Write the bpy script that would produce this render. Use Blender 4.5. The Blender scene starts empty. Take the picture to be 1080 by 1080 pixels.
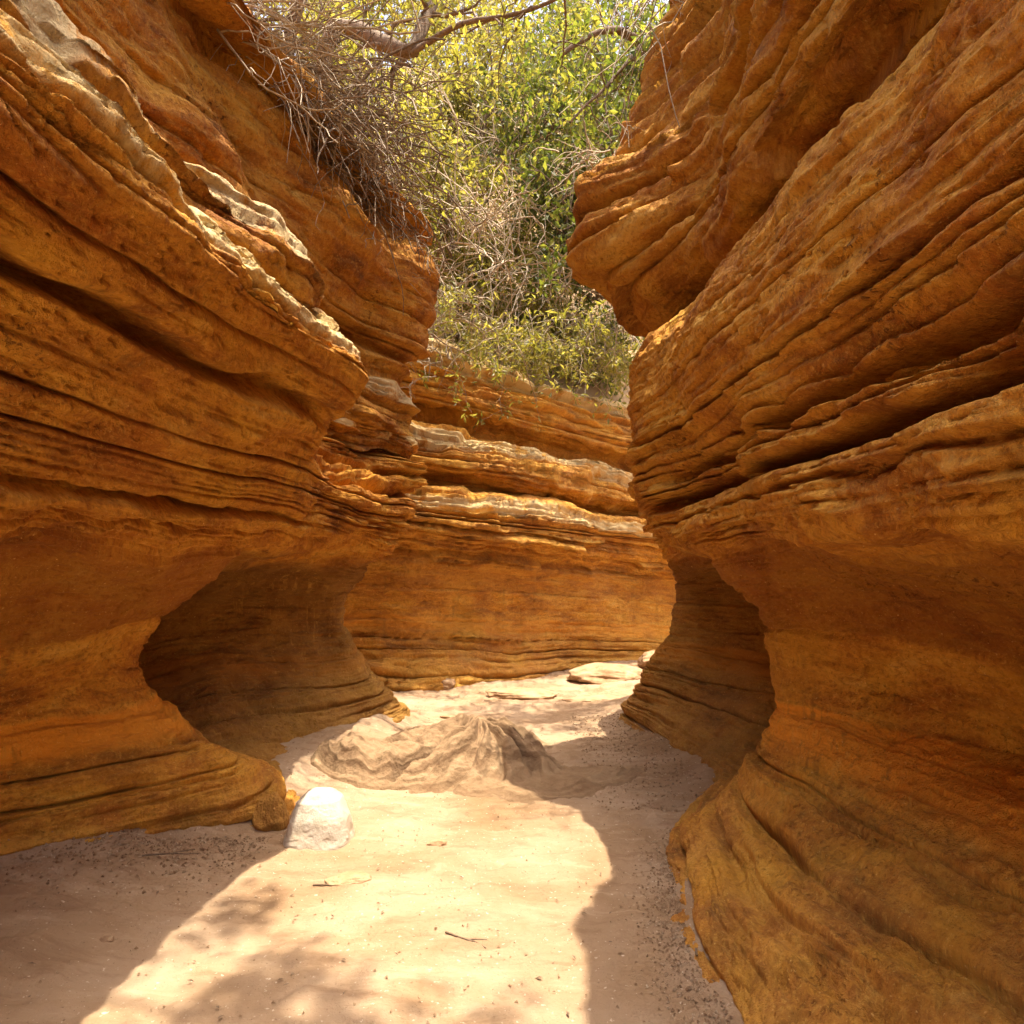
import bpy, math, random
import numpy as np

C = bpy.context.scene
COL = C.collection
rng = np.random.default_rng(11)
random.seed(11)
PI = math.pi

# ------------------------------------------------------------------ noise
_perm = np.random.default_rng(3).permutation(256)
_perm = np.concatenate([_perm, _perm, _perm])
_g = np.random.default_rng(4).normal(size=(256, 3))
_g /= np.linalg.norm(_g, axis=1, keepdims=True)


def pn(x, y, z):
    x, y, z = np.broadcast_arrays(np.asarray(x, float), np.asarray(y, float), np.asarray(z, float))
    xi = np.floor(x).astype(np.int64); yi = np.floor(y).astype(np.int64); zi = np.floor(z).astype(np.int64)
    fx = x - xi; fy = y - yi; fz = z - zi
    u = fx * fx * fx * (fx * (fx * 6 - 15) + 10)
    v = fy * fy * fy * (fy * (fy * 6 - 15) + 10)
    w = fz * fz * fz * (fz * (fz * 6 - 15) + 10)
    out = 0.0
    for i in (0, 1):
        for j in (0, 1):
            for k in (0, 1):
                h = _perm[_perm[_perm[(xi + i) & 255] + ((yi + j) & 255)] + ((zi + k) & 255)]
                g = _g[h]
                d = g[..., 0] * (fx - i) + g[..., 1] * (fy - j) + g[..., 2] * (fz - k)
                out = out + d * (u if i else 1 - u) * (v if j else 1 - v) * (w if k else 1 - w)
    return out * 1.5


def fbm(x, y, z, octv=4, gain=.5, lac=2.03):
    s = 0; a = 1
    for o in range(octv):
        s = s + a * pn(x + 17.3 * o, y - 5.1 * o, z + 9.7 * o)
        x = x * lac; y = y * lac; z = z * lac; a *= gain
    return s


def ridge(x, y, z, octv=3):
    s = 0; a = 1
    for o in range(octv):
        s = s + a * (1 - 2 * np.abs(pn(x + 7 * o, y + 3 * o, z)))
        x = x * 2.1; y = y * 2.1; z = z * 2.1; a *= .5
    return s


def sstep(a, b, x):
    t = np.clip((x - a) / (b - a), 0, 1)
    return t * t * (3 - 2 * t)


# ------------------------------------------------------------------ strata profile tables
def strata_table(seed, tmin, tmax, notch, power=2.0, lo=-1.0, hi=12.0, res=.001):
    r = np.random.default_rng(seed)
    z = np.arange(lo, hi, res); h = np.zeros_like(z)
    a = lo
    while a < hi:
        t = math.exp(r.uniform(math.log(tmin), math.log(tmax)))
        p = r.normal() * .5
        m = (z >= a) & (z < a + t)
        q = (z[m] - a) / t
        skew = r.uniform(.8, 1.8)
        qq = q ** skew
        h[m] = p * .6 + (1 - np.abs(2 * qq - 1) ** (2 * power)) * r.uniform(.5, 1.2) - .5
        # notch at the bedding joint
        if r.random() < notch:
            wd = r.uniform(.003, .009)
            h -= r.uniform(.6, 2.2) * np.exp(-((z - a) / wd) ** 2)
        a += t
    return z, h


_br = np.random.default_rng(77)
BOUNDS = np.cumsum(np.exp(_br.uniform(math.log(.05), math.log(.26), 120))) - 1.0
_bo = _br.uniform(0, 50, 400); _bv = _br.normal(size=(400, 64))


def blocks(s, q, f):
    """offset of each bed's blocks between its cross joints"""
    L_ = np.searchsorted(BOUNDS, s)
    c = q * f * (.6 + .8 * ((L_ * 37) % 11) / 11) + _bo[L_]
    i = np.floor(c).astype(int); t = sstep(.90, 1.0, c - i)
    v = _bv[L_, i % 64] * (1 - t) + _bv[L_, (i + 1) % 64] * t
    return np.clip(v, -1.6, 1.6)


T_COARSE = strata_table(5, .09, .34, .8)
T_MID = strata_table(6, .018, .11, .75)
T_FINE = strata_table(7, .006, .035, .45)


def tab(T, s):
    return np.interp(s, T[0], T[1])


# ------------------------------------------------------------------ mesh helpers
def tag(o, label=None, cat=None, group=None, kind=None):
    if label: o['label'] = label
    if cat: o['category'] = cat
    if group: o['group'] = group
    if kind or cat: o['kind'] = kind or 'thing'
    return o


def mesh_arrays(name, co, faces, mat=None, parent=None, smooth=True, uvattr=None):
    """co (n,3); faces (m,3) or (m,4)"""
    me = bpy.data.meshes.new(name)
    co = np.ascontiguousarray(co, dtype=np.float32); faces = np.ascontiguousarray(faces, dtype=np.int32)
    n = len(co); m, k = faces.shape
    me.vertices.add(n); me.vertices.foreach_set('co', co.ravel())
    me.loops.add(m * k); me.loops.foreach_set('vertex_index', faces.ravel())
    me.polygons.add(m)
    me.polygons.foreach_set('loop_start', np.arange(0, m * k, k, dtype=np.int32))
    me.polygons.foreach_set('loop_total', np.full(m, k, dtype=np.int32))
    me.polygons.foreach_set('use_smooth', np.full(m, smooth, dtype=bool))
    if uvattr is not None:
        for an, av in uvattr.items():
            at_ = me.attributes.new(an, 'FLOAT', 'POINT')
            at_.data.foreach_set('value', np.ascontiguousarray(av, dtype=np.float32).ravel())
    me.update(calc_edges=True)
    if mat: me.materials.append(mat)
    o = bpy.data.objects.new(name, me); COL.objects.link(o)
    if parent: o.parent = parent
    return o


def grid_faces(nv, nu):
    a = np.arange(nv * nu).reshape(nv, nu)
    return np.stack([a[:-1, :-1], a[:-1, 1:], a[1:, 1:], a[1:, :-1]], -1).reshape(-1, 4)


def crom(P, t, axis):
    """Catmull-Rom through P along axis at index parameters t"""
    P = np.moveaxis(P, axis, 0); n = len(P)
    i = np.clip(np.floor(t).astype(int), 0, n - 2); f = (t - i)
    f = f.reshape((-1,) + (1,) * (P.ndim - 1))
    p1 = P[i]; p2 = P[i + 1]
    p0 = np.where((i > 0).reshape(f.shape), P[np.maximum(i - 1, 0)], 2 * p1 - p2)
    p3 = np.where((i < n - 2).reshape(f.shape), P[np.minimum(i + 2, n - 1)], 2 * p2 - p1)
    tn = .42
    m1 = (p2 - p0) * tn; m2 = (p3 - p1) * tn
    r = ((2 * f**3 - 3 * f**2 + 1) * p1 + (f**3 - 2 * f**2 + f) * m1 + (-2 * f**3 + 3 * f**2) * p2 + (f**3 - f**2) * m2)
    return np.moveaxis(r, 0, axis)


EYE = np.array([0, 0, 1.5])


def even(P, axis, n):
    """index parameters along axis, denser where the surface is nearer the path walked"""
    k = P.shape[axis]; t = np.linspace(0, k - 1, 400)
    Q = np.moveaxis(crom(P, t, axis), axis, 0)
    d = np.linalg.norm(np.diff(Q, axis=0), axis=-1)
    mid = (Q[1:] + Q[:-1]) / 2
    dist = np.maximum(np.linalg.norm(mid - EYE, axis=-1), 1.2)
    behind = mid[..., 1] < .6
    w = np.where(behind, d / dist * .15, d / dist)
    w = np.where(dist > 14, w * .2, w)
    wt = w.mean(axis=tuple(range(1, w.ndim))) + w.max(axis=tuple(range(1, w.ndim))) * .3
    cum = np.concatenate([[0], np.cumsum(wt)])
    return np.interp(np.linspace(0, cum[-1], n), cum, t)


def normals(P):
    du = np.gradient(P, axis=1); dv = np.gradient(P, axis=0)
    n = np.cross(du, dv)
    return n / np.maximum(np.linalg.norm(n, axis=-1, keepdims=True), 1e-9)


def rock_wall(name, levels, ys, nv, nu, mat, disp, sign=1.0):
    """levels: list of (z, [x or (x,y) or (x,y,z) per station]) -> dense displaced sheet"""
    G = np.zeros((len(levels), len(ys), 3))
    for a, (z, row) in enumerate(levels):
        for b, v in enumerate(row):
            if isinstance(v, tuple):
                G[a, b] = (v[0], v[1], v[2] if len(v) > 2 else z)
            else:
                G[a, b] = (v, ys[b], z)
    tu = even(G, 1, nu)
    G1 = crom(G, tu, 1)
    tv = even(G1, 0, nv)
    P = crom(G1, tv, 0)
    N = normals(P) * sign
    d, s = disp(P)
    # ease the relief out where the surface turns into a flat top
    Q = P + N * d[..., None]
    return mesh_arrays(name, Q.reshape(-1, 3), grid_faces(nv, nu), mat, uvattr={'bed': s})


# ------------------------------------------------------------------ node helpers
def new_mat(name):
    m = bpy.data.materials.new(name); m.use_nodes = True
    nt = m.node_tree; nt.nodes.clear()
    out = nt.nodes.new('ShaderNodeOutputMaterial')
    return m, nt, out


class NT:
    def __init__(s, nt): s.nt = nt

    def n(s, t, **kw):
        o = s.nt.nodes.new(t)
        for k, v in kw.items(): setattr(o, k, v)
        return o

    def l(s, a, b): s.nt.links.new(a, b)

    def val(s, sock, v):
        if isinstance(v, (int, float, tuple, list)): sock.default_value = v
        else: s.l(v, sock)

    def math(s, op, a, b=0.0, c=None, clamp=False):
        o = s.n('ShaderNodeMath', operation=op, use_clamp=clamp); s.val(o.inputs[0], a); s.val(o.inputs[1], b)
        if c is not None: s.val(o.inputs[2], c)
        return o.outputs[0]

    def noise(s, vec, scale, detail=4, rough=.55, dist=0.0):
        o = s.n('ShaderNodeTexNoise'); s.l(vec, o.inputs['Vector'])
        o.inputs['Scale'].default_value = scale; o.inputs['Detail'].default_value = detail
        o.inputs['Roughness'].default_value = rough; o.inputs['Distortion'].default_value = dist
        return o.outputs['Fac']

    def ramp(s, fac, stops):
        o = s.n('ShaderNodeValToRGB'); cr = o.color_ramp
        while len(cr.elements) < len(stops): cr.elements.new(.5)
        for e, (p, c) in zip(cr.elements, stops):
            e.position = p; e.color = (*c, 1) if len(c) == 3 else c
        s.l(fac, o.inputs[0]); return o.outputs[0]

    def fr(s, fac, a, b, lo=0.0, hi=1.0):
        o = s.n('ShaderNodeMapRange', interpolation_type='SMOOTHSTEP'); s.val(o.inputs[0], fac)
        o.inputs[1].default_value = a; o.inputs[2].default_value = b
        o.inputs[3].default_value = lo; o.inputs[4].default_value = hi
        return o.outputs[0]

    def mix(s, fac, a, b, mode='MIX'):
        o = s.n('ShaderNodeMix', data_type='RGBA', blend_type=mode)
        s.val(o.inputs[0], fac)
        for i, v in ((6, a), (7, b)):
            if isinstance(v, tuple): o.inputs[i].default_value = (*v, 1)
            else: s.l(v, o.inputs[i])
        return o.outputs[2]

    def xyz(s, x, y, z):
        o = s.n('ShaderNodeCombineXYZ'); s.val(o.inputs[0], x); s.val(o.inputs[1], y); s.val(o.inputs[2], z)
        return o.outputs[0]


def sandstone(name, tint=(1, 1, 1), dusty=.5, olive=.6, pit=1.0, pale=0.0, dark=.62, sunlit_rim=(), alcove_shade=0.0):
    m, nt, out = new_mat(name); N = NT(nt)
    geo = N.n('ShaderNodeNewGeometry'); pos = geo.outputs['Position']
    sep = N.n('ShaderNodeSeparateXYZ'); N.l(pos, sep.inputs[0])
    x, y, z = sep.outputs
    at_ = N.n('ShaderNodeAttribute', attribute_name='bed'); bed = at_.outputs['Fac']
    vs = N.xyz(N.math('MULTIPLY', x, .35), N.math('MULTIPLY', y, .35), bed)
    band = N.noise(vs, 6.0, 5, .62)
    col = N.ramp(band, [(.30, (.13, .044, .011)), (.42, (.33, .130, .026)), (.52, (.46, .215, .042)), (.62, (.52, .280, .065)), (.76, (.60, .39, .15))])
    vf = N.xyz(N.math('MULTIPLY', x, .8), N.math('MULTIPLY', y, .8), N.math('MULTIPLY', bed, 1.0))
    fine = N.noise(vf, 38.0, 3, .6)
    col = N.mix(N.fr(fine, .50, .72, 0, .62), col, (.22, .065, .015))
    col = N.mix(N.fr(fine, .46, .26, 0, .50), col, (.60, .36, .13))
    big = N.noise(pos, 1.1, 3, .55, .6)
    col = N.mix(N.fr(big, .50, .72, 0, .55), col, (.50, .275, .040))      # ochre iron stain
    big2 = N.noise(N.xyz(N.math('ADD', x, 9.1), y, z), 1.7, 4, .6, .8)
    col = N.mix(N.fr(big2, .54, .74, 0, .55), col, (.30, .085, .016))      # red brown stain
    # water stained, dusty foot
    low = N.fr(N.math('ADD', z, N.math('MULTIPLY', N.noise(pos, 2.3, 4, .6), .9)), 1.15, .35, 0, 1)
    dust = N.mix(N.noise(pos, 5, 4, .6), (.32, .185, .080), (.46, .29, .145))
    col = N.mix(N.math('MULTIPLY', N.math('MULTIPLY', low, N.fr(N.noise(pos, 2.0, 5, .65), .35, .65, .3, 1)), dusty), col, dust)
    ol = N.math('MULTIPLY', low, N.fr(N.noise(pos, 3.1, 5, .62, .5), .46, .70, 0, olive))
    col = N.mix(ol, col, (.22, .125, .022))
    fn2 = N.noise(N.xyz(N.math('MULTIPLY', x, 1.1), N.math('MULTIPLY', y, 1.1), N.math('ADD', bed, N.math('MULTIPLY', N.noise(pos, 3, 3, .6), .03))), 55, 4, .68)
    col = N.mix(N.fr(fn2, .52, .70, 0, .55), col, (.19, .075, .018))
    col = N.mix(N.fr(fn2, .46, .30, 0, .40), col, (.55, .30, .085))
    # dark mineral runs down the face
    vv = N.xyz(N.math('MULTIPLY', x, 2.6), N.math('MULTIPLY', y, 2.6), N.math('MULTIPLY', z, .35))
    run = N.noise(vv, 2.2, 4, .6)
    col = N.mix(N.fr(run, .60, .76, 0, .5), col, (.17, .06, .018))
    mot = N.noise(N.xyz(x, y, N.math('MULTIPLY', bed, 2.2)), 7.5, 6, .70, .4)
    col = N.mix(N.fr(mot, .54, .72, 0, .55), col, (.20, .068, .016))
    col = N.mix(N.fr(mot, .45, .30, 0, .45), col, (.58, .33, .085))
    # overhang shade painted as a dark band, bounce glow as a bright band below
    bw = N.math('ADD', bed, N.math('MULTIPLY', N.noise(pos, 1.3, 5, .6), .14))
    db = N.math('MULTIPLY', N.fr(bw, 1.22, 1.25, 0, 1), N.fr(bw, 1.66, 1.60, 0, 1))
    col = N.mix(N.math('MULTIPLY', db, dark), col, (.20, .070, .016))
    ob = N.math('MULTIPLY', N.fr(bw, .60, .70, 0, 1), N.fr(bw, .86, .83, 0, 1))
    col = N.mix(N.math('MULTIPLY', ob, 1.15 * dark), col, (.68, .28, .038))
    if alcove_shade:  # alcove shade painted into the browner colour of the far pillars
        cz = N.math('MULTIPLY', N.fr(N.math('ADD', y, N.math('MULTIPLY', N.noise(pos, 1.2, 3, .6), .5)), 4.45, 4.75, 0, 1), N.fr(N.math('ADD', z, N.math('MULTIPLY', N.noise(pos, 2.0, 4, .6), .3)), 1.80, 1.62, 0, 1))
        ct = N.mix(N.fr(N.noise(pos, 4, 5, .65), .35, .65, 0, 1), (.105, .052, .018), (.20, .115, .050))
        col = N.mix(N.math('MULTIPLY', cz, alcove_shade), col, ct)
    # vertical wash streaks and grey varnish
    vst = N.noise(N.xyz(N.math('MULTIPLY', x, 9), N.math('MULTIPLY', y, 9), N.math('MULTIPLY', z, .8)), 1.6, 5, .65)
    vz = N.fr(N.noise(pos, .9, 3, .6), .48, .62, 0, 1)
    col = N.mix(N.math('MULTIPLY', vz, N.fr(vst, .54, .68, 0, .5)), col, (.16, .080, .030))
    col = N.mix(N.math('MULTIPLY', vz, N.fr(vst, .44, .32, 0, .4)), col, (.56, .34, .12))
    for (c0, c1) in sunlit_rim:  # pale bands paint sunlight onto the ledge crests
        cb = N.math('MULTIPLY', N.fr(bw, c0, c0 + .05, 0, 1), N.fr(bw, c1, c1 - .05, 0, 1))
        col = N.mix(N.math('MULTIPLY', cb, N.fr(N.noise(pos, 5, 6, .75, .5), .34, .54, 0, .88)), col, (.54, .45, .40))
    # speckles and pits
    spk = N.noise(pos, 42, 3, .65)
    zone = N.fr(N.noise(pos, 1.15, 3, .6), .54, .66, .0, 1)
    col = N.mix(N.math('MULTIPLY', N.fr(spk, .56, .66, 0, .75), N.math('MULTIPLY', zone, N.fr(z, .7, 1.7, .25, 1))), col, (.12, .040, .012))
    col = N.mix(N.fr(N.noise(pos, 70, 2, .6), .66, .76, 0, .5), col, (.70, .50, .28))
    # pale scratches
    wv = N.noise(N.xyz(N.math('ADD', N.math('MULTIPLY', x, 3), N.math('MULTIPLY', z, 1.5)), N.math('MULTIPLY', y, 3), N.math('MULTIPLY', z, 5)), 2.4, 5, .7, 1.2)
    scr = N.fr(N.math('ABSOLUTE', N.math('SUBTRACT', wv, .5)), .006, .0, 0, .35)
    col = N.mix(scr, col, (.62, .38, .16))
    if pale > 0: col = N.mix(pale, col, (.60, .42, .22))
    col = N.mix(1.0, col, tint, 'MULTIPLY')
    b = N.n('ShaderNodeBsdfPrincipled'); N.l(col, b.inputs['Base Color'])
    b.inputs['Roughness'].default_value = .85
    b.inputs['Specular IOR Level'].default_value = .25
    h = N.math('ADD', N.math('MULTIPLY', fine, .5), N.math('MULTIPLY', fn2, .6))
    h = N.math('ADD', h, N.math('MULTIPLY', N.noise(pos, 26, 6, .68), .9 * pit))
    h = N.math('ADD', h, N.math('MULTIPLY', N.math('MULTIPLY', N.fr(spk, .56, .70, 0, 1), zone), -.7 * pit))
    h = N.math('ADD', h, N.math('MULTIPLY', N.noise(pos, 110, 4, .7), .35))
    bp = N.n('ShaderNodeBump'); bp.inputs['Strength'].default_value = 1.0; bp.inputs['Distance'].default_value = .026
    N.l(h, bp.inputs['Height']); N.l(bp.outputs[0], b.inputs['Normal'])
    N.l(b.outputs[0], out.inputs[0])
    return m


def sand_mat(name):
    m, nt, out = new_mat(name); N = NT(nt)
    pos = N.n('ShaderNodeNewGeometry').outputs['Position']
    sep = N.n('ShaderNodeSeparateXYZ'); N.l(pos, sep.inputs[0]); x, y, z = sep.outputs
    a = N.noise(pos, 1.3, 5, .6, .5)
    col = N.ramp(a, [(.3, (.26, .160, .080)), (.5, (.335, .225, .132)), (.7, (.40, .287, .185))])
    st = N.noise(N.xyz(N.math('MULTIPLY', x, .8), N.math('MULTIPLY', y, 3.0), z), 2.6, 5, .65, .6)
    col = N.mix(N.fr(st, .52, .68, 0, .6), col, (.23, .135, .072))
    col = N.mix(N.fr(st, .46, .32, 0, .5), col, (.44, .32, .205))
    sp = N.noise(pos, 75, 3, .7)
    col = N.mix(N.fr(sp, .62, .74, 0, .7), col, (.13, .075, .04))
    col = N.mix(N.fr(N.noise(pos, 48, 2, .6), .66, .74, 0, .7), col, (.66, .54, .40))
    b = N.n('ShaderNodeBsdfPrincipled'); N.l(col, b.inputs['Base Color'])
    b.inputs['Roughness'].default_value = .95; b.inputs['Specular IOR Level'].default_value = .15
    h = N.math('ADD', N.math('MULTIPLY', N.noise(pos, 14, 6, .7), .9), N.math('MULTIPLY', N.noise(pos, 90, 4, .7), .5))
    bp = N.n('ShaderNodeBump'); bp.inputs['Strength'].default_value = .8; bp.inputs['Distance'].default_value = .02
    N.l(h, bp.inputs['Height']); N.l(bp.outputs[0], b.inputs['Normal']); N.l(b.outputs[0], out.inputs[0])
    return m


def plain_rock(name, c1, c2, c3, scale=9):
    m, nt, out = new_mat(name); N = NT(nt)
    pos = N.n('ShaderNodeNewGeometry').outputs['Position']
    col = N.ramp(N.noise(pos, scale, 5, .65, .4), [(.3, c1), (.5, c2), (.72, c3)])
    sp = N.noise(pos, scale * 5, 4, .7)
    col = N.mix(N.fr(sp, .62, .72, 0, .5), col, tuple(v * .35 for v in c1))
    b = N.n('ShaderNodeBsdfPrincipled'); N.l(col, b.inputs['Base Color']); b.inputs['Roughness'].default_value = .9
    bp = N.n('ShaderNodeBump'); bp.inputs['Strength'].default_value = .7; bp.inputs['Distance'].default_value = .012
    N.l(N.noise(pos, scale * 4, 6, .7), bp.inputs['Height']); N.l(bp.outputs[0], b.inputs['Normal'])
    N.l(b.outputs[0], out.inputs[0]); return m


def leaf_mat(name, c1, c2, c3, tr=.52):
    m, nt, out = new_mat(name); N = NT(nt)
    geo = N.n('ShaderNodeNewGeometry')
    rnd = geo.outputs['Random Per Island']
    col = N.ramp(rnd, [(0, c1), (.5, c2), (1, c3)])
    d = N.n('ShaderNodeBsdfPrincipled'); N.l(col, d.inputs['Base Color']); d.inputs['Roughness'].default_value = .5
    t = N.n('ShaderNodeBsdfTranslucent')
    N.l(N.mix(1.0, col, (1.75, 1.65, .8), 'MULTIPLY'), t.inputs[0])
    mx = N.n('ShaderNodeMixShader'); mx.inputs[0].default_value = tr
    N.l(d.outputs[0], mx.inputs[1]); N.l(t.outputs[0], mx.inputs[2]); N.l(mx.outputs[0], out.inputs[0])
    return m


M = {}
M['stone_left'] = sandstone('sandstone_left', alcove_shade=.68, tint=(1.46, 1.37, .74), sunlit_rim=((2.74, 3.08),))
M['stone'] = sandstone('sandstone_near', alcove_shade=.55, tint=(1.36, 1.27, .72))
M['stone_far'] = sandstone('sandstone_back', dark=.3, sunlit_rim=((2.24, 2.42), (3.05, 3.32), (4.15, 4.6)), tint=(1.36, 1.27, .72), pale=.12, olive=.35, dusty=.4)
M['stone_up'] = sandstone('sandstone_upper', dark=0.0, sunlit_rim=((3.10, 3.32),), tint=(1.12, 1.03, .60), olive=.3, dusty=.2)
M['sand'] = sand_mat('dry_sand')
M['white_rock'] = plain_rock('white_rock', (.36, .28, .18), (.50, .43, .33), (.58, .51, .41), 5)
M['tan_rock'] = plain_rock('tan_rock', (.26, .14, .06), (.36, .22, .11), (.46, .31, .18), 7)
M['grit'] = plain_rock('grit', (.18, .095, .045), (.32, .20, .105), (.52, .40, .26), 22)
M['bark'] = plain_rock('bark', (.09, .055, .03), (.17, .11, .065), (.26, .18, .11), 30)
M['dry'] = plain_rock('dry_twig', (.26, .19, .12), (.40, .31, .20), (.54, .44, .31), 18)
M['root'] = plain_rock('dry_root', (.13, .085, .05), (.24, .17, .105), (.40, .31, .21), 18)
M['leaf_y'] = leaf_mat('leaf_yellow_green', (.13, .14, .030), (.23, .22, .05), (.34, .30, .10))
M['leaf_g'] = leaf_mat('leaf_green', (.05, .078, .016), (.115, .145, .028), (.24, .24, .06))
M['leaf_d'] = leaf_mat('leaf_dry', (.20, .14, .05), (.30, .23, .08), (.42, .34, .15), .35)
M['soil'] = plain_rock('dry_hillside', (.20, .115, .045), (.30, .185, .075), (.38, .26, .12), .9)

# ------------------------------------------------------------------ relief of the walls
def relief(seed, dip=0.0, rug_lo=1.55, coarse=.042, mid=.017, fine=.009, grooves=(), lump=.10, calm=(), block=.018, axis=0, foot=.6):
    def f(P):
        x, y, z = P[..., 0], P[..., 1], P[..., 2]
        o = seed * 13.7
        warp = .040 * fbm(x * .6 + o, y * .6, z * .5, 3) + .006 * fbm(x * 3.1, y * 3.1 + o, z * 3, 2)
        s = z + dip * (x if dip else 0) + warp
        rug = sstep(rug_lo - .10, rug_lo + .12, s)          # bedded above, scoured smooth below
        along = .5 + .9 * sstep(-.35, .45, fbm(x * .9 + o, y * .9, s * 2.2, 2))
        along2 = sstep(-.3, .4, fbm(x * 1.7 - o, y * 1.7, s * 5.0, 2))
        rug = np.maximum(rug, foot * (1 - sstep(.42, .72, s)))          # laminated flare at the foot
        for (c0, c1, y0, y1, cf) in calm:                    # massive beds with little layering
            rug = rug * (1 - (1 - cf) * sstep(c0 - .05, c0 + .05, s) * (1 - sstep(c1 - .05, c1 + .05, s)) * sstep(y0 - .2, y0 + .4, y) * (1 - sstep(y1 - .2, y1 + .4, y)))
        d = coarse * tab(T_COARSE, s) * (.18 + .82 * rug) * along
        d = d + mid * tab(T_MID, s + .01 * pn(x * 2, y * 2, s * 3)) * (.10 + .90 * rug) * (.25 + along2)
        d = d + fine * tab(T_FINE, s) * (.40 + .60 * rug) * (.3 + along2)
        for (gz, depth, wd, y0, y1) in grooves:
            gate = sstep(y0 - .3, y0 + .3, y) * (1 - sstep(y1 - .3, y1 + .3, y))
            jag = .018 * fbm(x * 4 + gz * 9, y * 4, z * .5, 3)
            q = (s + jag - gz) / (wd * (.7 + .8 * along2))
            prof = np.where(q > 0, np.exp(-(q * 1.0) ** 2), np.exp(-(q * 2.6) ** 2))
            d = d - depth * prof * gate * (.55 + .45 * along)
        d = d + lump * fbm(x * .9 + o, y * .9 + 4, z * 1.3, 3)
        flaky = fbm(x * 3.2 + o, y * 3.2, s * 9.0, 4)
        d = d + .020 * flaky * (.45 + .55 * rug)
        d = d + .010 * fbm(x * 9, y * 9 + o, z * 13, 4) * (.6 + .4 * rug)
        sm = 1 - rug
        d = d + sm * (.010 * fbm(x * 1.6 + o, y * 1.6, s * 15, 4) + .007 * fbm(x * 3, y * 3 - o, s * 42, 3))
        ck = fbm(x * 1.9 - o, y * 1.9, z * 2.6 + .6 * y, 4)
        d = d - .016 * np.exp(-(ck / .022) ** 2) * sstep(.0, .35, fbm(x * .9 + 3, y * .9 - o, z * .9, 2))
        ch = fbm(x * 4.5 + o, y * 4.5, s * 11, 3)
        d = d - .012 * sstep(.36, .44, ch)
        q_ = (x if axis else y) + .25 * pn(x * 1.5, y * 1.5, s * 2)
        d = d + block * blocks(s, q_, 1.1) * rug
        # pocks and flaked scabs
        pk = fbm(x * 13 + o, y * 13, s * 26, 3)
        d = d - .016 * sstep(.28, .62, pk) * sstep(-.1, .4, fbm(x * 1.4, y * 1.4 - o, z * 1.4, 2))
        dg = fbm(x * 2.0 + o, y * 2.0 + z * 1.1, (z - .45 * y) * 6.5, 4)
        d = d + .014 * np.abs(dg) * sstep(1.5, 1.8, s)
        # small broken steps
        st = fbm(x * 2.3 + o, y * 2.3, s * 6, 3)
        d = d + .022 * np.round(st * 3) / 3 * rug
        return d, s
    return f


def lv(z, *xs): return (z, list(xs))


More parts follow.
